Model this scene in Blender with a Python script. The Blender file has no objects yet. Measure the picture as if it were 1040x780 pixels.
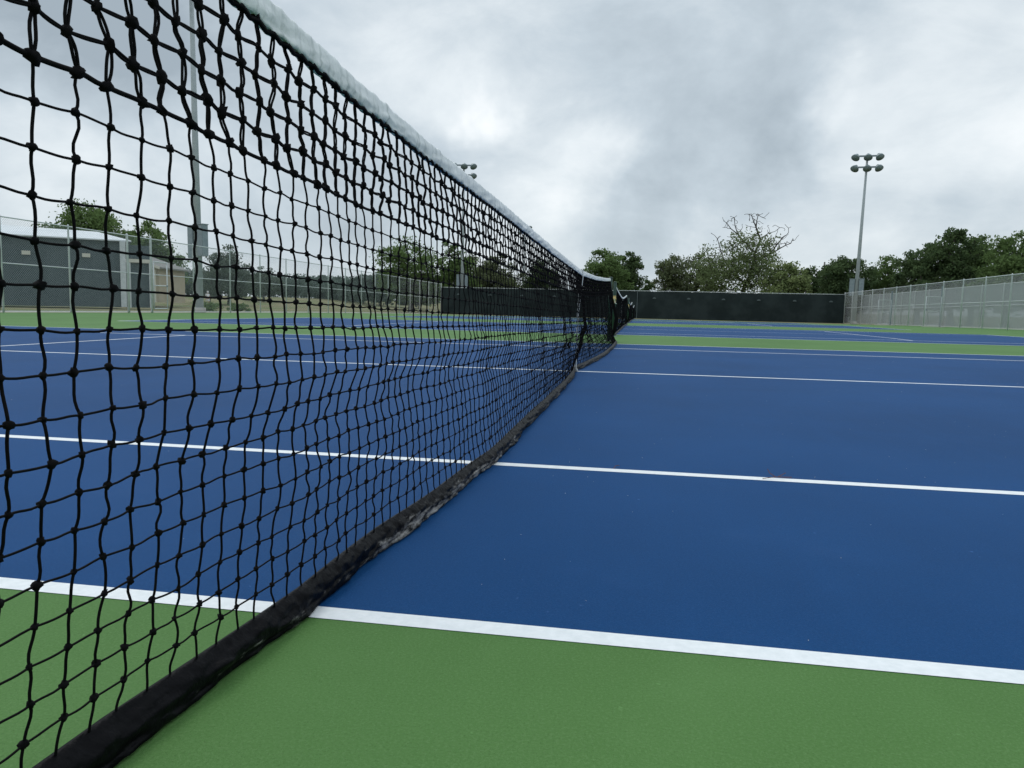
import bpy, math, random
import numpy as np
from mathutils import Matrix, Vector, noise as mn

scn = bpy.context.scene
col = scn.collection
RAD = math.radians

# ------------------------------------------------------------------ camera
CX, CY, CZ = 0.52285, -1.23383, 0.56282
YAW, PITCH, ROLL, FPX = 0.164764, -0.102212, 0.02198, 771.65
cam_d = bpy.data.cameras.new('camera')
cam = bpy.data.objects.new('camera', cam_d)
col.objects.link(cam)
cam_d.sensor_width = 36.0
cam_d.lens = 36.0 * FPX / 1040.0
cam_d.clip_start = 0.02
cam_d.clip_end = 6000
f = Vector((-math.sin(YAW) * math.cos(PITCH), math.cos(YAW) * math.cos(PITCH), math.sin(PITCH)))
r = Vector((math.cos(YAW), math.sin(YAW), 0))
u = r.cross(f)
r2 = r * math.cos(ROLL) + u * math.sin(ROLL)
u2 = -r * math.sin(ROLL) + u * math.cos(ROLL)
m = Matrix((r2, u2, -f)).transposed().to_4x4()
m.translation = Vector((CX, CY, CZ))
cam.matrix_world = m
scn.camera = cam
scn.render.resolution_x = 1024
scn.render.resolution_y = 768

# ------------------------------------------------------------------ light
SUN_EL, SUN_AZ = 52.0, -35.0          # degrees; azimuth measured from +Y towards +X
sun_d = bpy.data.lights.new('sun', 'SUN')
sun_d.energy = 0.7
sun_d.angle = RAD(25)
sun_d.color = (1.0, 0.97, 0.93)
sun = bpy.data.objects.new('sun', sun_d)
col.objects.link(sun)
sd = Vector((math.sin(RAD(SUN_AZ)) * math.cos(RAD(SUN_EL)), math.cos(RAD(SUN_AZ)) * math.cos(RAD(SUN_EL)), math.sin(RAD(SUN_EL))))
sun.rotation_euler = (-sd).to_track_quat('-Z', 'Y').to_euler()

scn.view_settings.view_transform = 'Standard'
scn.view_settings.look = 'None'
scn.view_settings.exposure = 0.0
scn.view_settings.gamma = 1.0
scn.view_settings.use_curve_mapping = False
scn.cycles.transparent_max_bounces = 24
scn.cycles.max_bounces = 6

# ------------------------------------------------------------------ sky: Nishita under a deck of cloud
w = bpy.data.worlds.new('World')
scn.world = w
w.use_nodes = True
nt = w.node_tree
nt.nodes.clear()
N = nt.nodes.new
def link(a, b, t=None): (t or nt).links.new(a, b)
out = N('ShaderNodeOutputWorld'); bg = N('ShaderNodeBackground')
bg.inputs['Strength'].default_value = 0.13
link(bg.outputs[0], out.inputs[0])
sky = N('ShaderNodeTexSky'); sky.sky_type = 'NISHITA'; sky.sun_disc = False
sky.sun_elevation = RAD(SUN_EL); sky.sun_rotation = RAD(SUN_AZ)
tc = N('ShaderNodeTexCoord')
def wmath(op, a, b=None, c=None):
    n = N('ShaderNodeMath'); n.operation = op
    for i, v in enumerate((a, b, c)):
        if v is None: continue
        if isinstance(v, (int, float)): n.inputs[i].default_value = v
        else: link(v, n.inputs[i])
    return n.outputs[0]
# cloud deck coordinates: direction pushed onto a plane overhead
sep = N('ShaderNodeSeparateXYZ'); link(tc.outputs['Generated'], sep.inputs[0])
den = wmath('ADD', wmath('MAXIMUM', sep.outputs[2], 0.0), 0.42)
cmb = N('ShaderNodeCombineXYZ')
link(wmath('DIVIDE', sep.outputs[0], den), cmb.inputs[0]); link(wmath('DIVIDE', sep.outputs[1], den), cmb.inputs[1])
def wnoise(scale, detail, rough, vec, dist=0.0, off=0.0):
    n = N('ShaderNodeTexNoise'); n.noise_dimensions = '3D'
    n.inputs['Scale'].default_value = scale; n.inputs['Detail'].default_value = detail
    n.inputs['Roughness'].default_value = rough; n.inputs['Distortion'].default_value = dist
    a = N('ShaderNodeVectorMath'); a.operation = 'ADD'; a.inputs[1].default_value = (off, off * .7, off * .3)
    link(vec, a.inputs[0]); link(a.outputs[0], n.inputs['Vector'])
    return n
big = wnoise(1.7, 5, .5, cmb.outputs[0], .2, 3.1)
st = N('ShaderNodeVectorMath'); st.operation = 'MULTIPLY'; st.inputs[1].default_value = (1, 1, 1.7); link(tc.outputs['Generated'], st.inputs[0])
fine = wnoise(5.2, 9, .60, st.outputs[0], .25, 9.7)
# warped direction for the bright and the heavy parts of the deck
wn = wnoise(4.0, 5, .6, tc.outputs['Generated'], .2, 1.3)
sub = N('ShaderNodeVectorMath'); sub.operation = 'SUBTRACT'; sub.inputs[1].default_value = (.5, .5, .5); link(wn.outputs['Color'], sub.inputs[0])
scl = N('ShaderNodeVectorMath'); scl.operation = 'SCALE'; scl.inputs['Scale'].default_value = .20; link(sub.outputs[0], scl.inputs[0])
wdir = N('ShaderNodeVectorMath'); wdir.operation = 'ADD'; link(tc.outputs['Generated'], wdir.inputs[0]); link(scl.outputs[0], wdir.inputs[1])
CLOUDS = [  # direction, angular size, brighter (+) or heavier (-)
    ((-.212, .941, .265), .035, .04), ((-.19, .955, .235), .03, .16), ((-.06, .981, .185), .06, .20), ((-.13, .98, .15), .05, .08),
    ((.204, .952, .235), .045, .16), ((.36, .916, .19), .07, .09), ((.279, .948, .151), .06, .08),
    ((-.63, .755, .16), .10, .14), ((-.52, .84, .16), .10, .12), ((-.56, .79, .27), .17, -.26), ((-.74, .65, .20), .08, -.12), ((-.048, .943, .328), .12, -.03),
    ((.12, .967, .25), .10, -.05), ((.0, .992, .122), .09, -.16), ((.17, .967, .171), .055, -.12), ((.058, .996, .062), .06, .05),
    ((.303, .913, .275), .08, .10), ((-.301, .901, .32), .05, .05), ((.42, .86, .26), .08, .10), ((.2, .975, .09), .06, .05)]
acc = None
for d, s, a in CLOUDS:
    dd = Vector(d).normalized()
    n = N('ShaderNodeVectorMath'); n.operation = 'DISTANCE'; link(wdir.outputs[0], n.inputs[0]); n.inputs[1].default_value = dd
    g = wmath('EXPONENT', wmath('MULTIPLY', wmath('POWER', n.outputs['Value'], 2.0), -1.0 / (s * s)))
    g = wmath('MULTIPLY', g, a * 1.7)
    acc = g if acc is None else wmath('ADD', acc, g)
v = wmath('ADD', wmath('MULTIPLY', wmath('SUBTRACT', big.outputs['Fac'], .5), .50), wmath('MULTIPLY', wmath('SUBTRACT', fine.outputs['Fac'], .5), .72))
v = wmath('ADD', v, acc)
v = wmath('ADD', v, .405)
ramp = N('ShaderNodeValToRGB'); link(v, ramp.inputs[0])
e = ramp.color_ramp.elements
e[0].position = .05; e[0].color = (.28, .335, .38, 1)
e[1].position = .95; e[1].color = (.92, .925, .92, 1)
k = e.new(.33); k.color = (.435, .50, .55, 1)
k = e.new(.58); k.color = (.63, .68, .71, 1)
cl = N('ShaderNodeVectorMath'); cl.operation = 'SCALE'; cl.inputs['Scale'].default_value = 10.0; link(ramp.outputs[0], cl.inputs[0])
# the deck overhead is brighter than it is low down
up = wmath('ADD', wmath('MULTIPLY', wmath('MAXIMUM', wmath('SUBTRACT', sep.outputs[2], .36), 0.0), 0.9), 1.0)
cl2 = N('ShaderNodeVectorMath'); cl2.operation = 'SCALE'; link(cl.outputs[0], cl2.inputs[0]); link(up, cl2.inputs['Scale'])
mx = N('ShaderNodeMix'); mx.data_type = 'RGBA'; mx.inputs[0].default_value = .96
link(sky.outputs[0], mx.inputs[6]); link(cl2.outputs[0], mx.inputs[7]); link(mx.outputs[2], bg.inputs['Color'])

# ------------------------------------------------------------------ materials
def mat(name, c, rough=.7, spec=.4, c2=None, nscale=4, bump=0, bscale=60, metallic=0, lo=.35, hi=.65, detail=6, bdist=.01, coord='Object'):
    m = bpy.data.materials.new(name); m.use_nodes = True
    t = m.node_tree; b = t.nodes['Principled BSDF']
    b.inputs['Base Color'].default_value = (*c, 1); b.inputs['Roughness'].default_value = rough
    b.inputs['Specular IOR Level'].default_value = spec; b.inputs['Metallic'].default_value = metallic
    tcn = t.nodes.new('ShaderNodeTexCoord')
    if c2:
        n = t.nodes.new('ShaderNodeTexNoise'); n.inputs['Scale'].default_value = nscale; n.inputs['Detail'].default_value = detail
        n.inputs['Roughness'].default_value = .6
        t.links.new(tcn.outputs[coord], n.inputs['Vector'])
        rp = t.nodes.new('ShaderNodeValToRGB'); rp.color_ramp.elements[0].position = lo; rp.color_ramp.elements[1].position = hi
        rp.color_ramp.elements[0].color = (*c, 1); rp.color_ramp.elements[1].color = (*c2, 1)
        t.links.new(n.outputs['Fac'], rp.inputs[0]); t.links.new(rp.outputs[0], b.inputs['Base Color'])
    if bump:
        n2 = t.nodes.new('ShaderNodeTexNoise'); n2.inputs['Scale'].default_value = bscale; n2.inputs['Detail'].default_value = 4
        t.links.new(tcn.outputs[coord], n2.inputs['Vector'])
        bp = t.nodes.new('ShaderNodeBump'); bp.inputs['Strength'].default_value = bump; bp.inputs['Distance'].default_value = bdist
        t.links.new(n2.outputs['Fac'], bp.inputs['Height']); t.links.new(bp.outputs[0], b.inputs['Normal'])
    return m

def court_mat(name, c, c2, cstain, spec=.35):
    """acrylic-coated asphalt: sandy grain, broad uneven coats, squeegee marks, a few pale scuffs"""
    m = bpy.data.materials.new(name); m.use_nodes = True
    t = m.node_tree; b = t.nodes['Principled BSDF']; nn = t.nodes.new; L = t.links.new
    b.inputs['Roughness'].default_value = .68; b.inputs['Specular IOR Level'].default_value = spec
    tcn = nn('ShaderNodeTexCoord')
    def noi(s, d, ro=.6, stretch=None):
        n = nn('ShaderNodeTexNoise'); n.inputs['Scale'].default_value = s; n.inputs['Detail'].default_value = d; n.inputs['Roughness'].default_value = ro
        if stretch:
            mp = nn('ShaderNodeMapping'); mp.inputs['Scale'].default_value = stretch
            L(tcn.outputs['Object'], mp.inputs[0]); L(mp.outputs[0], n.inputs['Vector'])
        else: L(tcn.outputs['Object'], n.inputs['Vector'])
        return n.outputs['Fac']
    def rng(x, a, b_, c_=0., d=1.):
        r_ = nn('ShaderNodeMapRange'); r_.inputs[1].default_value = a; r_.inputs[2].default_value = b_; r_.inputs[3].default_value = c_; r_.inputs[4].default_value = d
        L(x, r_.inputs[0]); return r_.outputs[0]
    def mixc(fac, a, b_):
        x = nn('ShaderNodeMix'); x.data_type = 'RGBA'
        L(fac, x.inputs[0])
        for i, q in ((6, a), (7, b_)):
            if isinstance(q, tuple): x.inputs[i].default_value = (*q, 1)
            else: L(q, x.inputs[i])
        return x.outputs[2]
    cc = mixc(rng(noi(.55, 5), .38, .62), c, c2)
    cc = mixc(rng(noi(1.0, 4, .6, (9, .55, 1)), .48, .75, 0, .35), cc, c2)
    cc = mixc(rng(noi(200, 4, .8), .47, .70, 0, .50), cc, cstain)
    cc = mixc(rng(noi(260, 4, .75), .46, .34, 0, .45), cc, tuple(q * .55 for q in c))
    cc = mixc(rng(noi(2.3, 7, .72), .56, .74, 0, .16), cc, tuple(min(1, q * 1.3 + .03) for q in c))
    cc = mixc(rng(noi(38, 2, .5), .74, .80, 0, .30), cc, tuple(min(1, x * 3 + .12) for x in c))
    L(cc, b.inputs['Base Color'])
    bp = nn('ShaderNodeBump'); bp.inputs['Strength'].default_value = .6; bp.inputs['Distance'].default_value = .0010
    L(noi(480, 4, .7), bp.inputs['Height']); L(bp.outputs[0], b.inputs['Normal'])
    return m

M = {}
M['blue'] = court_mat('blue_acrylic', (.003, .048, .156), (.005, .060, .192), (.018, .092, .240), .09)
M['green'] = court_mat('green_acrylic', (.073, .170, .044), (.092, .204, .058), (.16, .28, .11), .10)
M['line'] = mat('white_court_paint', (.76, .79, .80), .6, .2, (.85, .87, .88), 45, .3, 300, bdist=.001)
M['soil'] = mat('dry_grass', (.24, .20, .125), .95, .1, (.12, .16, .06), .25, .6, 8, lo=.38, hi=.66, bdist=.05, coord='Object')
M['concrete'] = mat('concrete', (.42, .40, .37), .85, .2, (.50, .48, .45), 3, .2, 80)
M['cord'] = mat('black_net_twine', (.0025, .0025, .0035), .8, .10, (.006, .0055, .006), 90)
M['vinyl'] = mat('black_vinyl', (.010, .010, .012), .30, .5, (.020, .020, .022), 25, .5, 120, bdist=.002)
M['galv'] = mat('galvanised_steel', (.50, .54, .55), .5, .4, (.62, .65, .66), 6)
M['polegrey'] = mat('pole_grey_steel', (.32, .36, .37), .5, .4, (.40, .44, .45), 6)
M['galvdark'] = mat('weathered_steel', (.20, .25, .27), .5, .5, (.26, .31, .33), 6, metallic=.2)
M['lamp'] = mat('lamp_shell', (.16, .21, .22), .4, .5, (.22, .28, .29), 6)
M['glass'] = mat('lamp_glass', (.50, .55, .55), .15, .6)
M['postgreen'] = mat('green_painted_steel', (.010, .040, .030), .4, .5, (.016, .055, .040), 12)
M['brass'] = mat('brass', (.55, .42, .18), .35, .5, metallic=.7)
M['screen'] = mat('dark_windscreen', (.014, .022, .023), .8, .2, (.026, .037, .038), .5, .3, 30, lo=.42, hi=.6)
M['vent'] = mat('pale_mesh_vent', (.10, .125, .13), .8, .2)
M['webbing'] = mat('white_webbing', (.62, .65, .64), .75, .2, (.74, .76, .75), 60, .3, 300, bdist=.001)
M['wallgrey'] = mat('dark_grey_panel', (.062, .084, .095), .7, .3, (.08, .105, .115), .7)
M['roofwhite'] = mat('white_metal_roof', (.60, .65, .68), .5, .4, (.68, .72, .75), .8)
M['tan'] = mat('tan_siding', (.42, .36, .26), .8, .2, (.48, .42, .32), 1)
M['cream'] = mat('cream_trim', (.62, .60, .52), .7, .3)
M['roofbrown'] = mat('grey_shingle', (.20, .20, .19), .9, .2, (.26, .26, .25), 8)
M['bark'] = mat('bark', (.055, .048, .040), .95, .1, (.09, .08, .07), 5, .6, 20, bdist=.03)
M['wood'] = mat('weathered_wood', (.16, .15, .14), .9, .1, (.22, .21, .2), 5)
M['skin'] = mat('skin', (.50, .30, .22), .6, .4)
M['white_cloth'] = mat('white_cloth', (.75, .76, .78), .9, .1, (.82, .83, .84), 8)
M['dark_hair'] = mat('dark_hair', (.03, .02, .015), .7, .3)
M['debris'] = mat('pale_leaf_bits', (.45, .44, .36), .8, .2, (.62, .62, .58), 40)
M['needle'] = mat('dry_needle', (.16, .07, .035), .8, .2)

def band_mat():
    m = mat('white_vinyl_band', (.72, .75, .75), .5, .35, (.88, .90, .90), 9, .6, 55, lo=.3, hi=.6, bdist=.004)
    t = m.node_tree; b = t.nodes['Principled BSDF']
    old = b.inputs['Base Color'].links[0].from_socket
    tcn = t.nodes.new('ShaderNodeTexCoord'); mp = t.nodes.new('ShaderNodeMapping'); mp.inputs['Scale'].default_value = (20, 26, 5)
    n = t.nodes.new('ShaderNodeTexNoise'); n.inputs['Scale'].default_value = 2.2; n.inputs['Detail'].default_value = 6
    t.links.new(tcn.outputs['Object'], mp.inputs[0]); t.links.new(mp.outputs[0], n.inputs['Vector'])
    rp = t.nodes.new('ShaderNodeValToRGB'); rp.color_ramp.elements[0].position = .52; rp.color_ramp.elements[1].position = .68
    rp.color_ramp.elements[0].color = (0, 0, 0, 1); rp.color_ramp.elements[1].color = (.55, .55, .55, 1)
    t.links.new(n.outputs['Fac'], rp.inputs[0])
    x = t.nodes.new('ShaderNodeMix'); x.data_type = 'RGBA'; t.links.new(rp.outputs[0], x.inputs[0]); t.links.new(old, x.inputs[6]); x.inputs[7].default_value = (.36, .41, .40, 1)
    t.links.new(x.outputs[2], b.inputs['Base Color'])
    return m
M['band'] = band_mat()

def worn_glare_vinyl():
    """black bottom tape with sky glare and some wear painted as pale streaks along its outer side"""
    m = mat('worn_glare_black_vinyl', (.002, .002, .003), .42, .07, None, 1, 1.0, 42, bdist=.005)
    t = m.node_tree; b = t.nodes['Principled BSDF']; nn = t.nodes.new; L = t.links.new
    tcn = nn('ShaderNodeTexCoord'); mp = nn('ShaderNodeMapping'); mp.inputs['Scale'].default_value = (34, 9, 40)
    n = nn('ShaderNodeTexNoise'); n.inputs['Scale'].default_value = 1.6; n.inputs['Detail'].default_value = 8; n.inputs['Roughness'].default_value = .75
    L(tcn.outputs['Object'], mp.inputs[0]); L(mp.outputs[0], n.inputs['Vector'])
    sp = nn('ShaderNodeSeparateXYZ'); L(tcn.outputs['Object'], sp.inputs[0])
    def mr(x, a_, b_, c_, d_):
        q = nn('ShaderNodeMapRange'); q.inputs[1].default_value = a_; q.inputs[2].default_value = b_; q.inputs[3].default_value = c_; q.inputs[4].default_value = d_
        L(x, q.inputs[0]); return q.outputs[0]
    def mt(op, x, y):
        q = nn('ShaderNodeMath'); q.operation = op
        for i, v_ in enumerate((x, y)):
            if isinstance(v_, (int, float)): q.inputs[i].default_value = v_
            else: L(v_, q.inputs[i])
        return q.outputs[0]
    zone = mr(sp.outputs[2], .052, .022, 0, .20)                       # outer side, where glare and wear are painted
    run = mt('MULTIPLY', mr(sp.outputs[1], -.1, .5, 0, 1), mr(sp.outputs[1], 1.9, 1.3, .0, 1))   # the stretch with most of the painted glare and wear
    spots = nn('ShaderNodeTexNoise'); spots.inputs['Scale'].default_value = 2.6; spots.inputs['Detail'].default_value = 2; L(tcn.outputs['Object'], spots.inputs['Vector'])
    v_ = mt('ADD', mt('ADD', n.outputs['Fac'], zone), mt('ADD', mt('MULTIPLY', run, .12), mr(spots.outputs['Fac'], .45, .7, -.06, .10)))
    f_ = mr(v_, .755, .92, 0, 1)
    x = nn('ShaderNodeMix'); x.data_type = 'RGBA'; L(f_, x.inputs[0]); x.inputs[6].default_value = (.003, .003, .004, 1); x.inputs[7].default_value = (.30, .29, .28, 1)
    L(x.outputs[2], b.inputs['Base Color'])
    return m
M['tape'] = worn_glare_vinyl()

def leaf_mat(name, a, b_, sc=.9):
    m = bpy.data.materials.new(name); m.use_nodes = True
    t = m.node_tree; t.nodes.clear(); nn = t.nodes.new; L = t.links.new
    o = nn('ShaderNodeOutputMaterial'); d = nn('ShaderNodeBsdfDiffuse'); tr = nn('ShaderNodeBsdfTranslucent'); mx_ = nn('ShaderNodeMixShader'); mx_.inputs[0].default_value = .32
    tcn = nn('ShaderNodeTexCoord'); n = nn('ShaderNodeTexNoise'); n.inputs['Scale'].default_value = sc; n.inputs['Detail'].default_value = 8; n.inputs['Roughness'].default_value = .75
    L(tcn.outputs['Object'], n.inputs['Vector'])
    rp = nn('ShaderNodeValToRGB'); rp.color_ramp.elements[0].position = .36; rp.color_ramp.elements[1].position = .66
    rp.color_ramp.elements[0].color = (*a, 1); rp.color_ramp.elements[1].color = (*b_, 1)
    L(n.outputs['Fac'], rp.inputs[0]); L(rp.outputs[0], d.inputs[0]); L(rp.outputs[0], tr.inputs[0])
    L(d.outputs[0], mx_.inputs[1]); L(tr.outputs[0], mx_.inputs[2]); L(mx_.outputs[0], o.inputs[0])
    return m
M['leaf_mid'] = leaf_mat('mid_green_leaves', (0.105, 0.16, 0.058), (0.175, 0.255, 0.098))
M['leaf_dark'] = leaf_mat('dark_green_leaves', (.066, .104, .050), (.135, .190, .082))
M['leaf_deep'] = leaf_mat('deep_green_leaves', (0.042, 0.068, 0.038), (0.092, 0.128, 0.062))
M['leaf_pale'] = leaf_mat('pale_green_leaves', (0.165, 0.215, 0.09), (0.27, 0.32, 0.14))
M['leaf_fresh'] = leaf_mat('sparse_fresh_leaves', (.120, .160, .070), (.21, .26, .125))
M['leaf_grey_haze'] = leaf_mat('hazed_green_leaves', (0.098, 0.130, 0.101), (0.169, 0.202, 0.150))  # greyed: slight haze is mixed into the leaf colour
M['leaf_far_haze'] = leaf_mat('far_hazed_leaves', (0.111, 0.150, 0.130), (0.156, 0.202, 0.169))  # bluish grey: distance haze is put into the leaf colour
M['leaf_olive'] = leaf_mat('olive_leaves', (0.1, 0.125, 0.066), (0.195, 0.225, 0.12))

def wire_mat(name, cell, width, c, extra=0.0):
    """woven diamond wire: real wires are narrower than the gaps, the rest is open"""
    m = bpy.data.materials.new(name); m.use_nodes = True
    t = m.node_tree; b = t.nodes['Principled BSDF']; nn = t.nodes.new; L = t.links.new
    b.inputs['Base Color'].default_value = (*c, 1); b.inputs['Roughness'].default_value = .55
    tcn = nn('ShaderNodeTexCoord'); s = nn('ShaderNodeSeparateXYZ'); L(tcn.outputs['Object'], s.inputs[0])
    def mt(op, a, b2=None):
        n = nn('ShaderNodeMath'); n.operation = op
        for i, q in enumerate((a, b2)):
            if q is None: continue
            if isinstance(q, (int, float)): n.inputs[i].default_value = q
            else: L(q, n.inputs[i])
        return n.outputs[0]
    uu = mt('ADD', s.outputs[0], s.outputs[1])
    a1 = mt('FRACT', mt('DIVIDE', mt('ADD', mt('ADD', uu, s.outputs[2]), 500.0), cell))
    a2 = mt('FRACT', mt('DIVIDE', mt('ADD', mt('SUBTRACT', uu, s.outputs[2]), 500.0), cell))
    al = mt('MAXIMUM', mt('LESS_THAN', a1, width), mt('LESS_THAN', a2, width))
    if extra: al = mt('MAXIMUM', al, extra)
    L(al, b.inputs['Alpha'])
    return m
M['wire'] = wire_mat('chain_link_wire', .085, .085, (.36, .40, .41))
M['wire_dense'] = wire_mat('chain_link_wire_small', .060, .15, (.50, .53, .54))
M['privacy'] = wire_mat('grey_privacy_fabric', .06, .16, (.27, .30, .31), .76)

# ------------------------------------------------------------------ helpers
def tag(o, label=None, cat=None, group=None, kind=None):
    if label: o['label'] = label
    if cat: o['category'] = cat
    if group: o['group'] = group
    if kind: o['kind'] = kind
    return o

def empty(name, loc=(0, 0, 0), rz=0.0):
    o = bpy.data.objects.new(name, None); col.objects.link(o); o.location = loc; o.rotation_euler.z = rz
    o.empty_display_size = .2
    return o

def raw_mesh(name, V, F):
    """V (n,3) array, F (m,k) array of k-gons"""
    V = np.asarray(V, np.float32); F = np.asarray(F, np.int32)
    me = bpy.data.meshes.new(name)
    me.vertices.add(len(V)); me.vertices.foreach_set('co', V.ravel())
    kk = F.shape[1]
    me.loops.add(F.size); me.loops.foreach_set('vertex_index', F.ravel())
    me.polygons.add(len(F)); me.polygons.foreach_set('loop_start', np.arange(len(F), dtype=np.int32) * kk)
    me.polygons.foreach_set('loop_total', np.full(len(F), kk, np.int32))
    me.update(calc_edges=True); me.validate()
    return me

def add_obj(name, me, material, parent=None, smooth=False):
    o = bpy.data.objects.new(name, me); col.objects.link(o)
    if material is not None and not me.materials: me.materials.append(material)
    if smooth: me.polygons.foreach_set('use_smooth', [True] * len(me.polygons))
    if parent: o.parent = parent
    return o

class MB:
    """collects quads and tubes; build() links them as one mesh object"""
    def __init__(s): s.V = []; s.F = []
    def add(s, V, F):
        n = len(s.V); s.V += [tuple(v) for v in V]; s.F += [tuple(i + n for i in f_) for f_ in F]
    def box(s, c, d, rz=0.0, top=None, bev=None):
        x, y, z = d[0] / 2, d[1] / 2, d[2] / 2
        co, si = math.cos(rz), math.sin(rz)
        P = []
        for k_, zz in enumerate((-z, z)):
            sc = 1.0 if (top is None or k_ == 0) else top
            for (a, b_) in ((-x, -y), (x, -y), (x, y), (-x, y)):
                a *= sc; b_ *= sc
                P.append((c[0] + a * co - b_ * si, c[1] + a * si + b_ * co, c[2] + zz))
        s.add(P, [(0, 3, 2, 1), (4, 5, 6, 7), (0, 1, 5, 4), (1, 2, 6, 5), (2, 3, 7, 6), (3, 0, 4, 7)])
    def tube(s, pts, rad, n=8, caps=True):
        pts = [Vector(p) for p in pts]
        if isinstance(rad, (int, float)): rad = [rad] * len(pts)
        V, F = [], []
        for i, p in enumerate(pts):
            t = (pts[min(i + 1, len(pts) - 1)] - pts[max(i - 1, 0)]).normalized()
            a = t.orthogonal() if i == 0 else a - t * a.dot(t)
            a.normalize(); b_ = t.cross(a)
            for k_ in range(n):
                an = 2 * math.pi * k_ / n
                V.append(p + (a * math.cos(an) + b_ * math.sin(an)) * rad[i])
        for i in range(len(pts) - 1):
            for k_ in range(n):
                F.append((i * n + k_, i * n + (k_ + 1) % n, (i + 1) * n + (k_ + 1) % n, (i + 1) * n + k_))
        if caps:
            F.append(tuple(reversed(range(n)))); F.append(tuple((len(pts) - 1) * n + k_ for k_ in range(n)))
        s.add(V, F)
    def lathe(s, c, axis, prof, n=14):
        """prof: list of (distance along axis, radius)"""
        axis = Vector(axis).normalized()
        s.tube([Vector(c) + axis * t for t, _ in prof], [max(q, 1e-4) for _, q in prof], n)
    def build(s, name, material, parent=None, smooth=False):
        me = bpy.data.meshes.new(name); me.from_pydata(s.V, [], s.F); me.update()
        return add_obj(name, me, material, parent, smooth)

# how the ground falls away beyond the second court
ZY = np.array([-500., 18., 27., 43., 60., 76., 3000.]); ZZ = np.array([0., 0., -.045, -.125, -.27, -.43, -.43])
def zg(y): return float(np.interp(y, ZY, ZZ))
def sst(x): x = min(1, max(0, x)); return x * x * (3 - 2 * x)
def terrain(x, y):
    rise = 1.75 * sst((-x - 26) / 44) * sst((y - 52) / 80)
    far = 0.5 * sst((math.hypot(x, y) - 160) / 200)
    return zg(y) - .03 + rise + far

def sheet(rects, dz, step=None):
    V, F = [], []
    for x0, x1, y0, y1 in rects:
        ys = [y0] + [q for q in (18., 27., 43., 60., 76.) if y0 < q < y1] + [y1]
        n = len(V)
        for y in ys: V += [(x0, y, zg(y) + dz), (x1, y, zg(y) + dz)]
        for i in range(len(ys) - 1): F.append((n + 2 * i, n + 2 * i + 1, n + 2 * i + 3, n + 2 * i + 2))
    return V, F

# ------------------------------------------------------------------ ground, courts, lines
xs = np.concatenate([[-2500, -1200, -600, -350, -250], np.arange(-200, 201, 6.), [250, 350, 600, 1200, 2500]])
ys = np.concatenate([[-1500, -600, -250, -120], np.arange(-60, 241, 6.), [260, 300, 350, 500, 900, 1600, 3000]])
ys = np.unique(np.concatenate([ys, [27., 43., 76.]]))
V = [(x, y, terrain(x, y)) for y in ys for x in xs]; nx = len(xs)
F = [(j * nx + i, j * nx + i + 1, (j + 1) * nx + i + 1, (j + 1) * nx + i) for j in range(len(ys) - 1) for i in range(nx - 1)]
me = bpy.data.meshes.new('ground'); me.from_pydata(V, [], F); me.update()
tag(add_obj('ground', me, M['soil'], smooth=True), kind='structure')

V, F = sheet([(-20.0, 24.2, -9.0, 62.5)], 0.0)
mb = MB(); mb.add(V, F); tag(mb.build('court_apron', M['green']), kind='structure')
V, F = sheet([(-21.3, -20.0, -9.0, 76.)], 0.012)
mb = MB(); mb.add(V, F); tag(mb.build('concrete_strip', M['concrete']), kind='structure')

COURTS = [0.0, 15.24, 33.3, 48.6]
HL, W = 11.885, .05
for y0 in COURTS:
    V, F = sheet([(-HL, HL, y0, y0 + 10.97)], .0006)
    mb = MB(); mb.add(V, F); tag(mb.build('blue_court', M['blue']), kind='structure')
    R = [(-HL, HL, y0, y0 + W), (-HL, HL, y0 + 10.92, y0 + 10.97),
         (-HL, HL, y0 + 1.37, y0 + 1.42), (-HL, HL, y0 + 9.55, y0 + 9.60),
         (-6.4, 6.4, y0 + 5.46, y0 + 5.51)]
    segs = [(y0 + W, y0 + 1.37), (y0 + 1.42, y0 + 9.55), (y0 + 9.60, y0 + 10.92)]
    for s in (-1, 1):
        for a, b in segs:
            xa, xb = sorted((s * (HL - .075), s * HL)); R.append((xa, xb, a, b))
        xa, xb = sorted((s * 6.4, s * 6.45)); R.append((xa, xb, y0 + 1.42, y0 + 9.55))
        xa, xb = sorted((s * (HL - .175), s * (HL - .075))); R.append((xa, xb, y0 + 5.46, y0 + 5.51))
    V, F = sheet(R, .0012)
    mb = MB(); mb.add(V, F); tag(mb.build('court_lines', M['line']), kind='structure')

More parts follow.
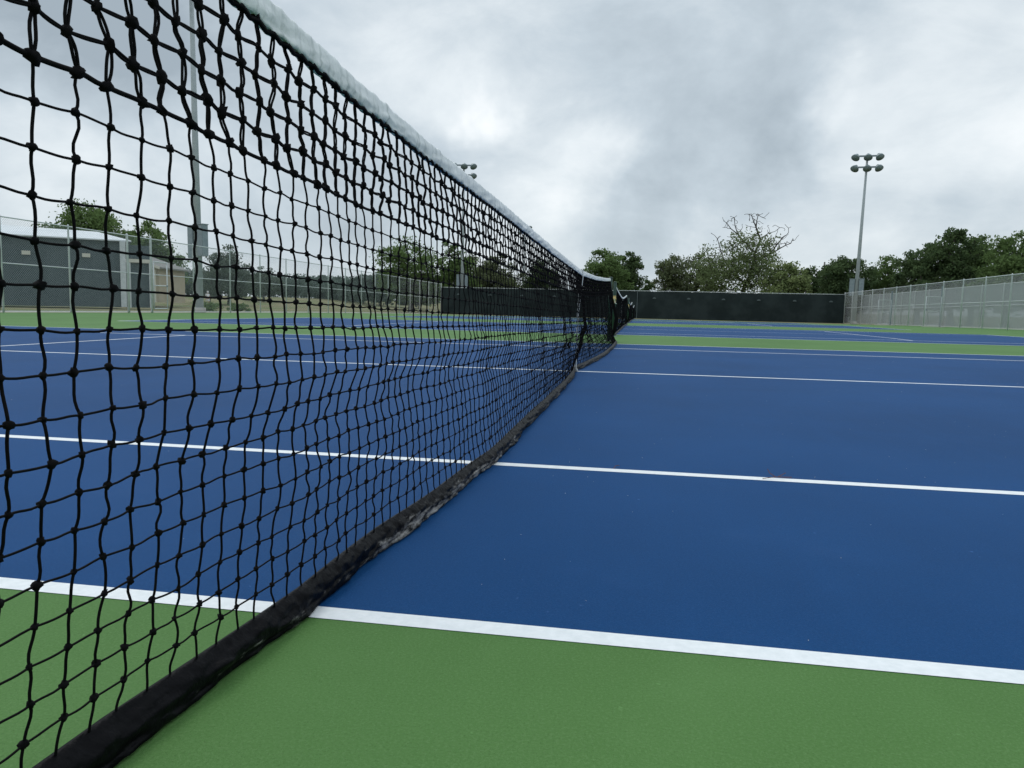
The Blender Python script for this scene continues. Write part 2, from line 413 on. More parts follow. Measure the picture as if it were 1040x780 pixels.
# ------------------------------------------------------------------ tennis nets
def interp(y, t):
    a = np.array(t); return np.interp(y, a[:, 0], a[:, 1])
TOP_Z = [(-.914, 1.055), (-.11, 1.022), (.87, .985), (1.75, .962), (3.4, .918), (5.485, .885), (7.6, .925), (9.8, .990), (11.80, 1.062)]
HOLD_X_TOP = [(-.914, -.060), (.3, -.058), (1.7, -.030), (3.5, -.010), (5.485, 0), (11.8, 0)]
HOLD_X_BOT = [(-.914, -.10), (-.45, -.085), (0, -.045), (.4, -.035), (.8, -.005), (1.4, .028), (2.4, .024), (4.2, .022), (5.0, .004), (5.485, -.030), (6.1, .030), (7, .090), (7.8, .130), (9.4, .165), (11.2, .165), (11.8, .06)]
def net_surface(Y, v, near):
    """Y along the net, v 0 (foot) .. 1 (under the headband) -> x, y, z arrays; `near` keeps the lean of the front net"""
    zt = interp(Y, TOP_Z) - .044
    zb = interp(Y, [(-.9, .051), (1, .048), (3, .042), (12, .040)])
    z = zb + (zt - zb) * v
    xt = interp(Y, HOLD_X_TOP) if near else 0 * Y
    xb = interp(Y, HOLD_X_BOT) if near else .02 + .05 * np.clip((Y - 7) / 4, 0, 1)
    lean = np.clip((v - .0) / .35, 0, 1)
    xb = xb - .016
    x = xb + (xt - xb) * (lean ** .8)
    # slack: the mesh billows between cable and foot, with one long horizontal fold
    amp = interp(Y, [(-.9, .010), (1, .014), (3, .025), (4.4, .045), (5.2, .075), (5.42, .055), (5.56, .02), (7, .02), (10, .03), (11.3, .05), (11.7, .05)])
    x = x + amp * np.sin(np.pi * np.clip(v, 0, 1)) ** 1.5
    fold = .40 + .05 * np.sin(Y * 1.3 + .5)
    fa = interp(Y, [(-.9, .006), (.5, .009), (2, .011), (5, .012), (12, .012)])
    x = x + fa * np.exp(-((v - fold) / .045) ** 2) - fa * 1.1 * np.exp(-((v - fold + .105) / .05) ** 2)
    x = x + .006 * np.sin(Y * 5.1 + v * 4) * np.sin(np.pi * np.clip(v, 0, 1)) + .004 * np.sin(Y * 13 + v * 9) * np.sin(np.pi * np.clip(v, 0, 1))
    return x, z

def tubes_np(P, R, sides):
    """P (S,n,3) polylines, R (S,n) radii -> quads"""
    S, n, _ = P.shape
    T = np.gradient(P, axis=1); T /= np.linalg.norm(T, axis=2, keepdims=True) + 1e-12
    ref = np.array([1.0, .03, .02])
    B = np.cross(T, ref); B /= np.linalg.norm(B, axis=2, keepdims=True) + 1e-12
    Nn = np.cross(B, T)
    an = np.arange(sides) * 2 * np.pi / sides
    V = P[:, :, None, :] + R[:, :, None, None] * (np.cos(an)[None, None, :, None] * B[:, :, None, :] + np.sin(an)[None, None, :, None] * Nn[:, :, None, :])
    idx = np.arange(S * n * sides).reshape(S, n, sides)
    a = idx[:, :-1, :]; b = np.roll(a, -1, axis=2); c = np.roll(idx[:, 1:, :], -1, axis=2); d = idx[:, 1:, :]
    return V.reshape(-1, 3), np.stack([a, b, c, d], -1).reshape(-1, 4)

def knots_np(C, R, rng, seg, rings):
    """lumpy little knots; R (K,3) half sizes, each turned at random a little"""
    K = len(C)
    th = np.linspace(0, np.pi, rings + 1); ph = np.arange(seg) * 2 * np.pi / seg
    base = np.array([[np.sin(t) * np.cos(p), np.sin(t) * np.sin(p), np.cos(t)] for t in th for p in ph])
    base = np.repeat(base[None], K, 0) * (1 + .22 * rng.standard_normal((K, len(base), 1)) * np.sin(np.repeat(th, seg))[None, :, None])
    V = base * R[:, None, :]
    a = rng.uniform(-.7, .7, K); ca, sa = np.cos(a)[:, None], np.sin(a)[:, None]
    y, z = V[:, :, 1].copy(), V[:, :, 2].copy()
    V[:, :, 1] = y * ca - z * sa; V[:, :, 2] = y * sa + z * ca
    V = V + C[:, None, :]
    idx = np.arange(K * (rings + 1) * seg).reshape(K, rings + 1, seg)
    A = idx[:, :-1, :]; Bq = np.roll(A, -1, axis=2); Cq = np.roll(idx[:, 1:, :], -1, axis=2); D = idx[:, 1:, :]
    return V.reshape(-1, 3), np.stack([A, D, Cq, Bq], -1).reshape(-1, 4)

ROWS, DBL = 22, 5               # knot rows; the top five are of doubled twine
def net_mesh(near, pitch, y_from, y_to, lod):
    rng = np.random.default_rng(7)
    cols = [y_from]         # the columns are spread wide in the open mesh and bunched against the centre strap
    while cols[-1] < y_to: cols.append(cols[-1] + float(interp(cols[-1], [(-.9, .047), (0, .050), (1, .053), (2.5, .050), (4, .040), (5.0, .030), (5.25, .018), (5.45, .016), (5.6, .030), (8, .044), (10.8, .038), (11.4, .020), (11.8, .012)])))
    cols = np.array(cols); nc = len(cols)
    j = np.arange(nc); i = np.arange(ROWS + 1)
    J, I = np.meshgrid(j, i, indexing='ij')
    v = np.where(I <= 17, I / 17 * .782, .782 + (I - 17) / 5 * .218)
    zig = np.where((J + I) % 2 == 0, 1.0, -1.0)
    dbl = I > ROWS - DBL - 1
    Y = cols[J] + zig * np.where(dbl, .0045, .0012) + rng.normal(0, .0012, J.shape)
    vv = v + rng.normal(0, .0012, J.shape) + np.where(I > ROWS - DBL, .0026 * zig, 0)
    vv[:, 0] = 0; vv[:, -1] = 1.0
    # slow drift so that the columns are not plumb
    Y = Y + .004 * np.sin(J * .21 + I * .35) * np.sin(np.pi * v) + .003 * np.sin(I * 1.15 + J * .13)
    X, Z = net_surface(Y, vv, near)
    X = X + rng.normal(0, .0013, X.shape)
    P = np.stack([X, Y, Z], -1)
    VV, FF, off = [], [], 0
    def put(vf):
        nonlocal off
        VV.append(vf[0]); FF.append(vf[1] + off); off += len(vf[0])
    def strands(A, B, n, wob, rad, side, sides):
        """A,B (S,3): ends; wob (S,3) mid offset (S-curve + bow)"""
        t = np.linspace(0, 1, n)[None, :, None]
        S_ = A[:, None] * (1 - t) + B[:, None] * t
        bow = np.sin(np.pi * t); sc = np.sin(2 * np.pi * t)
        S_ = S_ + wob[0][:, None, :] * bow + wob[1][:, None, :] * sc + side[:, None, :] * (bow ** .7)
        R_ = np.repeat(rad[:, None], n, 1)
        put(tubes_np(S_, R_, sides))
    bands = lod            # list of (y limit, sides, points, knot seg, knot rings)
    ylo = -1e9
    for ylim, sides, npt, ks, kr in bands:
        selc = (cols >= ylo) & (cols < ylim)
        cj = j[selc]; ylo = ylim
        if len(cj) == 0: continue
        # vertical strands
        for a in range(ROWS):
            A = P[cj, a]; B = P[cj, a + 1]; n_ = len(cj)
            w1 = rng.normal(0, 1, (n_, 3)) * np.array([.0012, .0012, 0]); w2 = rng.normal(0, 1, (n_, 3)) * np.array([.001, .0010, 0])
            w1[:, 1] += .0011 * np.sin(a * 2.1)
            if a >= ROWS - DBL:
                sep_ = rng.uniform(.0018, .0038, n_)
                for s in (-1, 1):
                    side = np.zeros((n_, 3)); side[:, 1] = s * sep_; side[:, 0] = s * .0006
                    strands(A, B, npt, (w1, w2), np.full(n_, .00180), side, sides)
            else:
                strands(A, B, npt, (w1, w2), np.full(n_, .00168), np.zeros((n_, 3)), sides)
        # horizontal strands
        cjh = cj[cj < nc - 1]
        for a in range(1, ROWS):
            A = P[cjh, a]; B = P[cjh + 1, a]; n_ = len(cjh)
            w1 = rng.normal(0, 1, (n_, 3)) * np.array([.0008, 0, .0006]); w2 = rng.normal(0, 1, (n_, 3)) * np.array([.0006, 0, .0004])
            w1[:, 2] -= .0008
            if a > ROWS - DBL:
                sep_ = rng.uniform(.0008, .0020, n_)
                for s in (-1, 1):
                    side = np.zeros((n_, 3)); side[:, 2] = s * sep_
                    strands(A, B, npt, (w1, w2), np.full(n_, .00170), side, sides)
            elif a == ROWS - DBL:
                strands(A, B, npt, (w1, w2), np.full(n_, .00290), np.zeros((n_, 3)), sides)
            else:
                strands(A, B, npt, (w1, w2), np.full(n_, .00138), np.zeros((n_, 3)), sides)
        # knots
        Cc, Rr = [], []
        for a in range(1, ROWS + 1):
            C_ = P[cj, a]; n_ = len(cj)
            if a > ROWS - DBL: s_ = np.array([.0058, .0064, .0084])
            elif a == ROWS - DBL: s_ = np.array([.0056, .0092, .0062])
            else: s_ = np.array([.0040, .0044, .0045])
            Cc.append(C_); Rr.append(s_[None] * rng.uniform(.85, 1.15, (n_, 1)) * rng.uniform(.9, 1.1, (n_, 3)))
        put(knots_np(np.concatenate(Cc), np.concatenate(Rr), rng, ks, kr))
    return raw_mesh('net_mesh', np.concatenate(VV), np.concatenate(FF))

def ribbon(name, ysamp, prof_fn, closed=False):
    """profile swept along Y; prof_fn(y) -> list of (x, dy, z)"""
    V, F = [], []
    n = None
    for y in ysamp:
        pr = prof_fn(y); n = len(pr)
        V += [(a, y + b, c) for a, b, c in pr]
    for i in range(len(ysamp) - 1):
        for k_ in range(n if closed else n - 1):
            F.append((i * n + k_, (i + 1) * n + k_, (i + 1) * n + (k_ + 1) % n, i * n + (k_ + 1) % n))
    me = bpy.data.meshes.new(name); me.from_pydata(V, [], F); me.update()
    return me

def ysamples(a, b, near):
    out_ = []; y = a
    while y < b:
        out_.append(y); y += (.006 if y < 1 else .012 if y < 3 else .03) if near else .06
    return out_ + [b]

def headband_mesh(near):
    sx = 1.0 if near else 0.0
    def pr(y):
        zt = float(interp(y, TOP_Z)); xt = float(interp(y, HOLD_X_TOP)) if near else 0.0
        P = []
        nf = lambda s, q: mn.noise(Vector((y * q, s * 3.1, s)))
        zt += .0038 * nf(1, 24) + .0024 * nf(2, 6) + .0022 * nf(6, 60)
        drop = .041 + .0032 * nf(3, 14) + .0015 * nf(4, 50)
        for k_ in range(7):          # front face, bottom to top
            t = k_ / 6
            bulge = .0075 + .0030 * math.sin(math.pi * t)
            wr = (.0055 * mn.noise(Vector((y * 13 - t * 2.4, t * 1.1, 5))) + .0032 * mn.noise(Vector((y * 38 - t * 5, t * 2.0, 9))) + .0040 * mn.noise(Vector((y * 5, t * 3.6, 31)))) * math.sin(math.pi * min(1, t + .15)) ** .7
            P.append((xt + bulge + wr, 0, zt - .006 - drop * (1 - t)))
        for a in (30, 60, 90, 120, 150):
            P.append((xt + .0075 * math.cos(RAD(a)), 0, zt - .006 + .0065 * math.sin(RAD(a))))
        for k_ in range(5):
            t = 1 - k_ / 4
            wr = .003 * mn.noise(Vector((y * 15, t * 1.2, 25)))
            P.append((xt - .0075 - wr - .002 * math.sin(math.pi * t), 0, zt - .006 - drop * (1 - t)))
        P.append((xt - .0045, 0, zt - .004 - drop)); P.append((xt + .0045, 0, zt - .004 - drop))
        return P
    return ribbon('headband', ysamples(-.86, 11.72, near), pr, True)

def footband_mesh(near):
    def pr(y):
        xb = float(interp(y, HOLD_X_BOT)) if near else .02 + .05 * max(0, min(1, (y - 7) / 4))
        if near: xb += .006 * mn.noise(Vector((y * 2.2, 4, 1)))
        P = []
        K = 12
        # front: from the seam where mesh is laced, over the roll, out to the loose edge on the court
        for k_ in range(K + 1):
            t = k_ / K
            x = xb - .016 * (1 - t) + .012 * math.sin(math.pi * min(1, t * 1.15)) + .014 * max(0, t - .55) / .45 * (.4 + .9 * mn.noise(Vector((y * 3.0, 8, 2))))
            hb = float(interp(y, [(-.9, .050), (1, .047), (3, .042), (12, .040)])); z = hb * (1 - t) + .004 + .004 * max(0., t - .6)
            wr = (.0065 * mn.noise(Vector((y * 9, t * 2.8, 11))) + .0055 * mn.noise(Vector((y * 27, t * 5.2, 3))) + .0018 * mn.noise(Vector((y * 70, t * 7, 6)))) * min(1, t * 4)
            P.append((x + wr, 0, max(.0035, z + wr * .7 * (1 if t < .9 else .3))))
        for k_ in range(K, -1, -3):
            t = k_ / K
            P.append((xb - .020 - .004 * math.sin(math.pi * t), 0, (hb + .001) * (1 - t) + .003))
        return P
    return ribbon('bottom_band', ysamples(-.86, 11.70, near), pr, True)

def build_net(near, label, loc):
    root = empty('tennis_net', loc)
    tag(root, label, 'tennis net', 'tennis nets in line across the courts')
    lod = ([(.45, 7, 7, 9, 6), (1.6, 6, 5, 7, 5), (4, 5, 4, 6, 4), (99, 3, 3, 4, 3)] if near else [(99, 3, 2, 4, 2)])
    nm = add_obj('mesh', net_mesh(near, .0480, -.86, 11.70, lod), M['cord'], root, True)
    add_obj('headband', headband_mesh(near), M['band'], root, True)
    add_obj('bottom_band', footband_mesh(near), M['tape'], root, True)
    # centre strap: doubled white webbing over the band, down to the anchor
    st = MB(); yc = 5.485; zt = float(interp(yc, TOP_Z))
    for s in (1, -1):
        pts = [(s * .013, zt + .001), (s * .014, zt - .06), (s * .004 - .020, .5), (s * .004 - .026, .12), (s * .005 - .028, .02)]
        for a in range(len(pts) - 1):
            (x0, z0), (x1, z1) = pts[a], pts[a + 1]
            V_ = []
            for (x, z) in ((x0, z0), (x1, z1)):
                V_ += [(x, yc - .026, z), (x + s * .0022, yc - .026, z), (x + s * .0022, yc + .026, z), (x, yc + .026, z)]
            st.add(V_, [(0, 1, 5, 4), (1, 2, 6, 5), (2, 3, 7, 6), (3, 0, 4, 7)])
    st.box((0, yc, zt + .0035), (.038, .052, .003))
    sp = st.build('center_strap', M['webbing'], root)
    bk = MB(); bk.box((-.018, yc, .16), (.008, .058, .03)); bk.build('buckle', M['galv'], sp)
    bk = MB(); bk.box((-.028, yc, .012), (.04, .05, .018)); bk.build('anchor', M['galv'], sp)
    # black lacing wound along the lower edge of the headband
    lc = MB(); P_ = []
    yy = -.86
    while yy < 11.7:
        xx = float(interp(yy, HOLD_X_TOP)) if near else 0
        P_.append((xx + .005 + .0035 * math.sin(yy * 131), yy, float(interp(yy, TOP_Z)) - .0490 + .0022 * math.cos(yy * 131) + .0015 * math.sin(yy * 17))); yy += .016 if near else .08
    lc.tube(P_, .0042, 5); lc.build('lacing', M['cord'], root, True)
    # side lacing at both ends and the cable to the posts
    for s, ye in ((-1, -.86), (1, 11.72)):
        e_ = MB(); zt = float(interp(ye, TOP_Z)); xx = float(interp(ye, HOLD_X_TOP)) if near else 0.0
        bx = .13 if s > 0 else -.06
        pts = [(xx, ye, zt - .05), (xx + (.3 * bx), ye, zt * .7), (xx + bx, ye, zt * .38), (xx + .8 * bx, ye, zt * .2), (xx + .4 * bx, ye, .07)]
        e_.tube(pts, [.012, .018, .036, .034, .016], 9)
        e_.build('side_band', M['cord'], root, True)
    cb = MB()
    cb.tube([(float(interp(-.86, HOLD_X_TOP)) if near else 0, -.86, float(interp(-.86, TOP_Z)) - .006), (-.0, -.985, 1.055)], .0035, 6)
    cb.build('cable', M['galvdark'], root); cb = MB()
    cb.tube([(0, 11.72, float(interp(11.72, TOP_Z)) - .006), (0, 11.95, 1.056)], .0035, 6)
    cb.build('cable', M['galvdark'], root)
    return root

def copy_tree(o, parent=None):
    c = o.copy(); col.objects.link(c)
    if parent: c.parent = parent
    for ch in [q for q in bpy.data.objects if q.parent == o]: copy_tree(ch, c)
    return c

build_net(True, 'long black net with wrinkled white headband running across the nearest blue court', (0, 0, 0))
net2 = build_net(False, 'black net on the second blue court, seen edge on just past the crank post', (0, COURTS[1], zg(COURTS[1] + 5)))
net3 = copy_tree(net2); net3.location = (0, COURTS[2], zg(COURTS[2] + 5)); net3['label'] = 'third black net down the line, a small dark sliver before the far dark windscreen'
net4 = copy_tree(net2); net4.location = (0, COURTS[3], zg(COURTS[3] + 5)); net4['label'] = 'farthest and smallest black net, closest to the far dark windscreen'

def net_post(x, y, label, outward):
    root = empty('net_post', (x, y, zg(y))); tag(root, label, 'net post', 'green net posts beside the courts')
    p = MB(); p.lathe((0, 0, 0), (0, 0, 1), [(0, .031), (1.07, .031), (1.075, .028)], 16); p.build('pole', M['postgreen'], root, True)
    c = MB(); c.lathe((0, 0, 1.07), (0, 0, 1), [(0, .034), (.012, .034), (.022, .025), (.026, .004)], 16); c.build('cap', M['postgreen'], root, True)
    b = MB(); b.lathe((0, 0, 0), (0, 0, 1), [(0, .085), (.008, .085), (.012, .04)], 16); b.build('base_collar', M['galvdark'], root, True)
    g = MB(); g.box((.0, outward * .050, .74), (.055, .04, .15)); g.lathe((.0, outward * .06, .75), (0, outward, 0), [(0, .034), (.02, .034), (.026, .024), (.05, .02)], 14)
    h = g.build('crank_housing', M['brass'], root)
    k_ = MB(); k_.tube([(0, outward * .11, .75), (0, outward * .135, .75), (.02, outward * .14, .66), (.05, outward * .14, .655)], .006, 7); k_.build('crank_handle', M['galv'], h)
    return root
PL = ['green post with brass crank holding the near end of the nearest net', 'dark green post at the far end of the nearest net',
      'green post with a bright brass crank, holding the near end of the second net', 'green post at the far end of the second net',
      'green post at the near end of the third net', 'green post at the far end of the third net',
      'green post at the near end of the farthest net', 'green post at the far end of the farthest net']
k = 0
for y0 in COURTS:
    net_post(0, y0 - .985, PL[k], -1); net_post(0, y0 + 11.95, PL[k + 1], 1); k += 2

# ------------------------------------------------------------------ fences
def fence(name, label, pts_posts, H, wire, corner=(), mid=True, tw=False, group=None, extra_screen=None, top_mat='galv', post_r=.032, rail_r=.022, midz=None):
    """pts_posts: list of (x, y) post positions along a straight run"""
    root = empty(name, (pts_posts[0][0], pts_posts[0][1], zg(pts_posts[0][1])))
    o = Vector(root.location)
    tag(root, label, 'fence', group)
    for n_, (x, y) in enumerate(pts_posts):
        z0 = zg(y) - o.z
        rr = post_r * (1.45 if n_ in (0, len(pts_posts) - 1) or n_ in corner else 1)
        mb = MB(); mb.lathe((x - o.x, y - o.y, z0 - .1), (0, 0, 1), [(0, rr), (H + .1, rr), (H + .13, rr * 1.1), (H + .17, rr * .6), (H + .18, .002)], 8)
        mb.build('post', M[top_mat], root, True)
    zl = lambda h: [(x - o.x, y - o.y, zg(y) - o.z + h) for x, y in pts_posts]
    mb = MB(); mb.tube(zl(H), rail_r, 7); mb.build('top_rail', M[top_mat], root, True)
    if mid:
        mb = MB(); mb.tube(zl(midz or H * .52), rail_r * .85, 6); mb.build('mid_rail', M[top_mat], root, True)
    mb = MB(); mb.tube(zl(.05), rail_r * .6, 5); mb.build('bottom_rail', M[top_mat], root, True)
    V, F = [], []
    for x, y in pts_posts: V += [(x - o.x, y - o.y, zg(y) - o.z + .04), (x - o.x, y - o.y, zg(y) - o.z + H - .01)]
    for i in range(len(pts_posts) - 1): F.append((2 * i, 2 * i + 2, 2 * i + 3, 2 * i + 1))
    me = bpy.data.meshes.new('wire_mesh'); me.from_pydata(V, [], F); me.update()
    add_obj('wire_mesh', me, M[wire], root)
    return root, o

LY = [-9, -6, -3, 0, 3.0, 5.9, 8.9, 11.9, 14.7, 17.6, 20.6, 23.6, 26.8, 28.3, 31.4, 34.6, 37.7, 40.8, 43.8, 46.9, 49.9, 53, 56, 59.1, 62.1, 65.2, 68.2, 71.3, 74.0, 76]
left_f, lo = fence('chain_link_fence', 'tall chain link fence along the left of the courts, dry grass behind it', [(-20.0, y) for y in LY], 3.1, 'wire', corner=(12, 13), group='chain link fences round the courts')
RY = [-9 + 3.05 * i for i in range(28)] + [76.0]
RY = [y for y in RY if not 74 < y < 76]
right_f, ro = fence('chain_link_fence', 'tall galvanised chain link fence along the right edge of the courts, nearer of two', [(19.7, y) for y in RY], 2.9, 'wire_dense', group='chain link fences round the courts', post_r=.036)
R2 = [-9 + 3.3 * i for i in range(35)]
far_f, fo = fence('chain_link_fence', 'parallel chain link fence beyond the right one, backed with pale grey fabric', [(24.0, y) for y in R2], 2.95, 'wire', group='chain link fences round the courts', post_r=.034)
# pale grey fabric tied to the lower part of the far fence
V, F = [], []
for y in R2: V += [(24.06 - fo.x, y - fo.y, zg(y) - fo.z + .05), (24.06 - fo.x, y - fo.y, zg(y) - fo.z + 2.93)]
for i in range(len(R2) - 1): F.append((2 * i, 2 * i + 2, 2 * i + 3, 2 * i + 1))
me = bpy.data.meshes.new('privacy_fabric'); me.from_pydata(V, [], F); me.update(); add_obj('privacy_fabric', me, M['privacy'], far_f)

# back fence under a dark windscreen
BX = list(np.linspace(-20.0, 19.7, 13))
back_f, bo = fence('windscreen_fence', 'far fence covered with dark green windscreen across the end of the courts', [(x, 76.0) for x in BX], 2.78, 'wire', corner=(), group=None)
rngp = random.Random(5)
nx = 160
V, F = [], []
for i in range(nx + 1):
    x = -19.95 + 39.6 * i / nx
    for kz, z in enumerate((.03, .7, 1.4, 2.1, 2.72)):
        V.append((x - bo.x, -.13 - .05 * mn.noise(Vector((x * 1.3, z * .8, 1))) - .05 * abs(math.sin(x * .95)) * math.sin(math.pi * z / 2.75), z))
for i in range(nx):
    for kz in range(4): F.append((i * 5 + kz, (i + 1) * 5 + kz, (i + 1) * 5 + kz + 1, i * 5 + kz + 1))
me = bpy.data.meshes.new('windscreen'); me.from_pydata(V, [], F); me.update()
ws = add_obj('windscreen', me, M['screen'], back_f, True)
x = -18.1
while x < 18.9:      # half-moon wind vents
    mb = MB(); n = 10
    P_ = [(x - bo.x + .17 * math.cos(math.pi * q / n), -.235, 2.02 + .15 * math.sin(math.pi * q / n)) for q in range(n + 1)]
    P2 = [(a, b - .03 * (1 if 0 < i < n else 0), c) for i, (a, b, c) in enumerate(P_)]
    mb.add(P_ + [(a, -.16, c) for a, b, c in P_], [tuple(range(n + 1)), tuple(reversed(range(n + 1, 2 * n + 2)))] + [(i, i + 1, n + 2 + i, n + 1 + i) for i in range(n)])
    mb.build('wind_vent', M['vent'], ws); x += 3.32
# vertical seams of the cloth panels
for x in (.15,):
    mb = MB(); mb.tube([(x - bo.x, -.235, .04), (x - bo.x, -.235, 2.7)], .014, 6); mb.build('seam', M['galvdark'], ws)

# two gate leaves standing open from the right fence
def gate(y, label):
    root = empty('chain_link_gate', (19.7, y, zg(y))); tag(root, label, 'gate', 'open gates in the right fence')
    fr = MB()
    for z in (.12, 1.02, 1.95): fr.tube([(-.04, 0, z), (-.98, 0, z)], .018, 7)
    for x in (-.06, -.98): fr.tube([(x, 0, .10), (x, 0, 1.97)], .018, 7)
    fr.build('gate_frame', M['galv'], root, True)
    me = bpy.data.meshes.new('wire_mesh'); me.from_pydata([(-.06, 0, .12), (-.98, 0, .12), (-.98, 0, 1.95), (-.06, 0, 1.95)], [], [(0, 1, 2, 3)]); me.update()
    add_obj('wire_mesh', me, M['wire'], root)
    pd = MB(); pd.box((-.02, .07, 1.35), (.10, .12, 2.6)); pd.build('gate_post', M['galvdark'], root)
    lt = MB(); lt.box((-.93, -.035, 1.1), (.12, .03, .05)); lt.build('latch', M['galvdark'], root)
    pad = MB(); pad.box((-.55, -.3, .012), (1.15, .9, .024)); pad.build('threshold', M['concrete'], root)
gate(62.0, 'farther of two open gate leaves at the right fence')
gate(52.0, 'nearer of two open gate leaves at the right fence')

# gate frame beside the double post of the left fence
root = empty('chain_link_gate', (-20.0, 28.3, 0)); tag(root, 'closed gate panel in the left fence between two thick posts', 'gate')
fr = MB()
for z in (.12, 1.1, 2.1): fr.tube([(.06, .06, z), (.06, 1.0, z)], .024, 7)
for y in (.06, 1.0): fr.tube([(.06, y, .1), (.06, y, 2.12)], .024, 7)
fr.build('gate_frame', M['galv'], root, True)
lt = MB(); lt.box((.07, .98, 1.1), (.04, .1, .06)); lt.build('latch', M['galvdark'], root)

# ------------------------------------------------------------------ floodlight poles
def light_pole(x, y, label, H=15.9, yaw=0.0, lean=0.0):
    root = empty('floodlight_pole', (x, y, terrain(x, y) if abs(x) > 19 else zg(y)), yaw); root.rotation_euler = (0, lean, yaw)
    tag(root, label, 'light pole', 'tall floodlight poles round the courts')
    p = MB(); p.lathe((0, 0, 0), (0, 0, 1), [(0, .20), (H * .5, .145), (H, .09)], 16); p.build('pole', M['polegrey'], root, True)
    b = MB(); b.lathe((0, 0, 0), (0, 0, 1), [(0, .30), (.22, .30), (.26, .28)], 16); b.build('footing', M['concrete'], root, True)
    for zz, w_ in ((H - .05, 2.1), (H - 1.05, 2.1)):
        c = MB(); c.box((0, -.16, zz), (w_, .12, .14)); c.build('crossarm', M['galvdark'], root)
        for k_, xx in enumerate((-.95, .05, .98)):
            sg = -1 if xx < 0 else 1
            hd = MB()
            ax = Vector((.35 * (xx / .97), -.55, -.78)).normalized()
            c0 = Vector((xx, -.22, zz - .02)) - ax * .12
            hd.lathe(c0, ax, [(-.14, .05), (-.12, .12), (.0, .15), (.05, .22), (.15, .32), (.28, .37), (.35, .38), (.36, .36), (.31, .34)], 16)
            h_ = hd.build('floodlight', M['lamp'], root, True)
            gl = MB(); gl.lathe(c0 + ax * .32, ax, [(0, .345), (.012, .345)], 16); gl.build('lens', M['glass'], h_)
            br = MB(); br.tube([(xx, -.16, zz + .02), tuple(c0 - ax * .1)], .035, 6); br.build('bracket', M['galvdark'], h_)
    for s, zc, hh in ((-1, 3.45, 1.55), (1, 3.5, 1.5)):
        e_ = MB(); e_.box((s * .40, 0, zc), (.44, .30, hh)); e_.box((s * .40, 0, zc + hh / 2 + .02), (.50, .36, .04))
        ee = e_.build('control_box', M['galvdark'], root)
        d_ = MB(); d_.box((s * .40, -.156, zc), (.38, .012, hh - .12)); d_.build('box_door', M['galvdark'], ee)
    return root
light_pole(-20.9, 33.3, 'light pole seen large through the near net, its lamps at the top edge', H=16.5, yaw=RAD(-25), lean=RAD(-.6))
light_pole(20.35, 75.0, 'light pole with six floodlights behind the corner of the right fence', H=15.5, yaw=RAD(-12), lean=RAD(.9))
light_pole(-18.6, 79.5, 'light pole whose lamps just clear the white headband, over the sloping net', H=15.8, yaw=RAD(10))
light_pole(-21.5, 142.0, 'most distant light pole, only a lamp tip showing above the headband', H=15.9, yaw=RAD(5))

root = empty('utility_pole', (27.6, 120.8, -.4)); tag(root, 'thin grey wooden pole between the dark trees behind the windscreen', 'utility pole')
p = MB(); p.lathe((0, 0, 0), (0, 0, 1), [(0, .17), (8.6, .12)], 10); p.build('pole', M['wood'], root, True)
p = MB(); p.lathe((.0, -.22, 6.6), (0, 0, 1), [(0, .16), (.7, .16), (.75, .08)], 10); p.build('transformer', M['galvdark'], root, True)

# ------------------------------------------------------------------ buildings to the left
# long dark panel building with a low white roof
bl = empty('sports_shed', (-32.3, 39.0, -.03), math.atan2(4.7, 5.9))
tag(bl, 'long dark grey shed with a low white roof behind the left fence', 'shed')
mb = MB(); mb.box((-7.6, 4.0, 1.98), (20.0, 8.0, 3.96)); wl = mb.build('wall', M['wallgrey'], bl)
for x in np.arange(-17.2, 2.0, 1.2):
    mb = MB(); mb.box((x, -.012, 1.95), (.05, .028, 3.8)); mb.build('panel_seam', M['wallgrey'], wl)
mb = MB()
mb.add([(-18.0, -.35, 3.93), (2.95, -.35, 3.93), (2.95, 8.35, 3.93), (-18.0, 8.35, 3.93), (-17.2, 3.6, 5.0), (1.2, 3.6, 4.7),
        (-18.0, -.35, 4.0), (2.95, -.35, 4.0), (2.95, 8.35, 4.0), (-18.0, 8.35, 4.0)],
       [(0, 3, 2, 1), (0, 1, 7, 6), (1, 2, 8, 7), (2, 3, 9, 8), (3, 0, 6, 9), (6, 7, 5, 4), (7, 8, 5), (8, 9, 4, 5), (9, 6, 4)])
mb.build('roof', M['roofwhite'], bl)
for x in (-2.45, .55, -5.45, -8.6):
    mb = MB(); mb.box((x, -.06, 3.02), (.42, .12, .22)); mb.build('wall_light', M['cream'], bl)
for x in (2.46,):
    mb = MB(); mb.box((x, -.25, 1.98), (.30, .30, 3.9)); mb.build('corner_column', M['galv'], bl)
# lower porch bay with a pale beam
mb = MB(); mb.box((3.32, 1.2, 1.35), (1.4, 2.4, 2.7)); mb.build('bay_wall', M['wallgrey'], bl)
mb = MB(); mb.box((3.32, -.06, 2.82), (1.55, .3, .20)); mb.build('beam', M['cream'], bl)
mb = MB(); mb.box((3.32, 1.2, 3.35), (1.4, 2.4, .82)); mb.build('upper_panel', M['wallgrey'], bl)
for x in (2.8, 3.95):
    mb = MB(); mb.box((x, -.12, 1.35), (.14, .14, 2.7)); mb.build('column', M['galv'], bl)

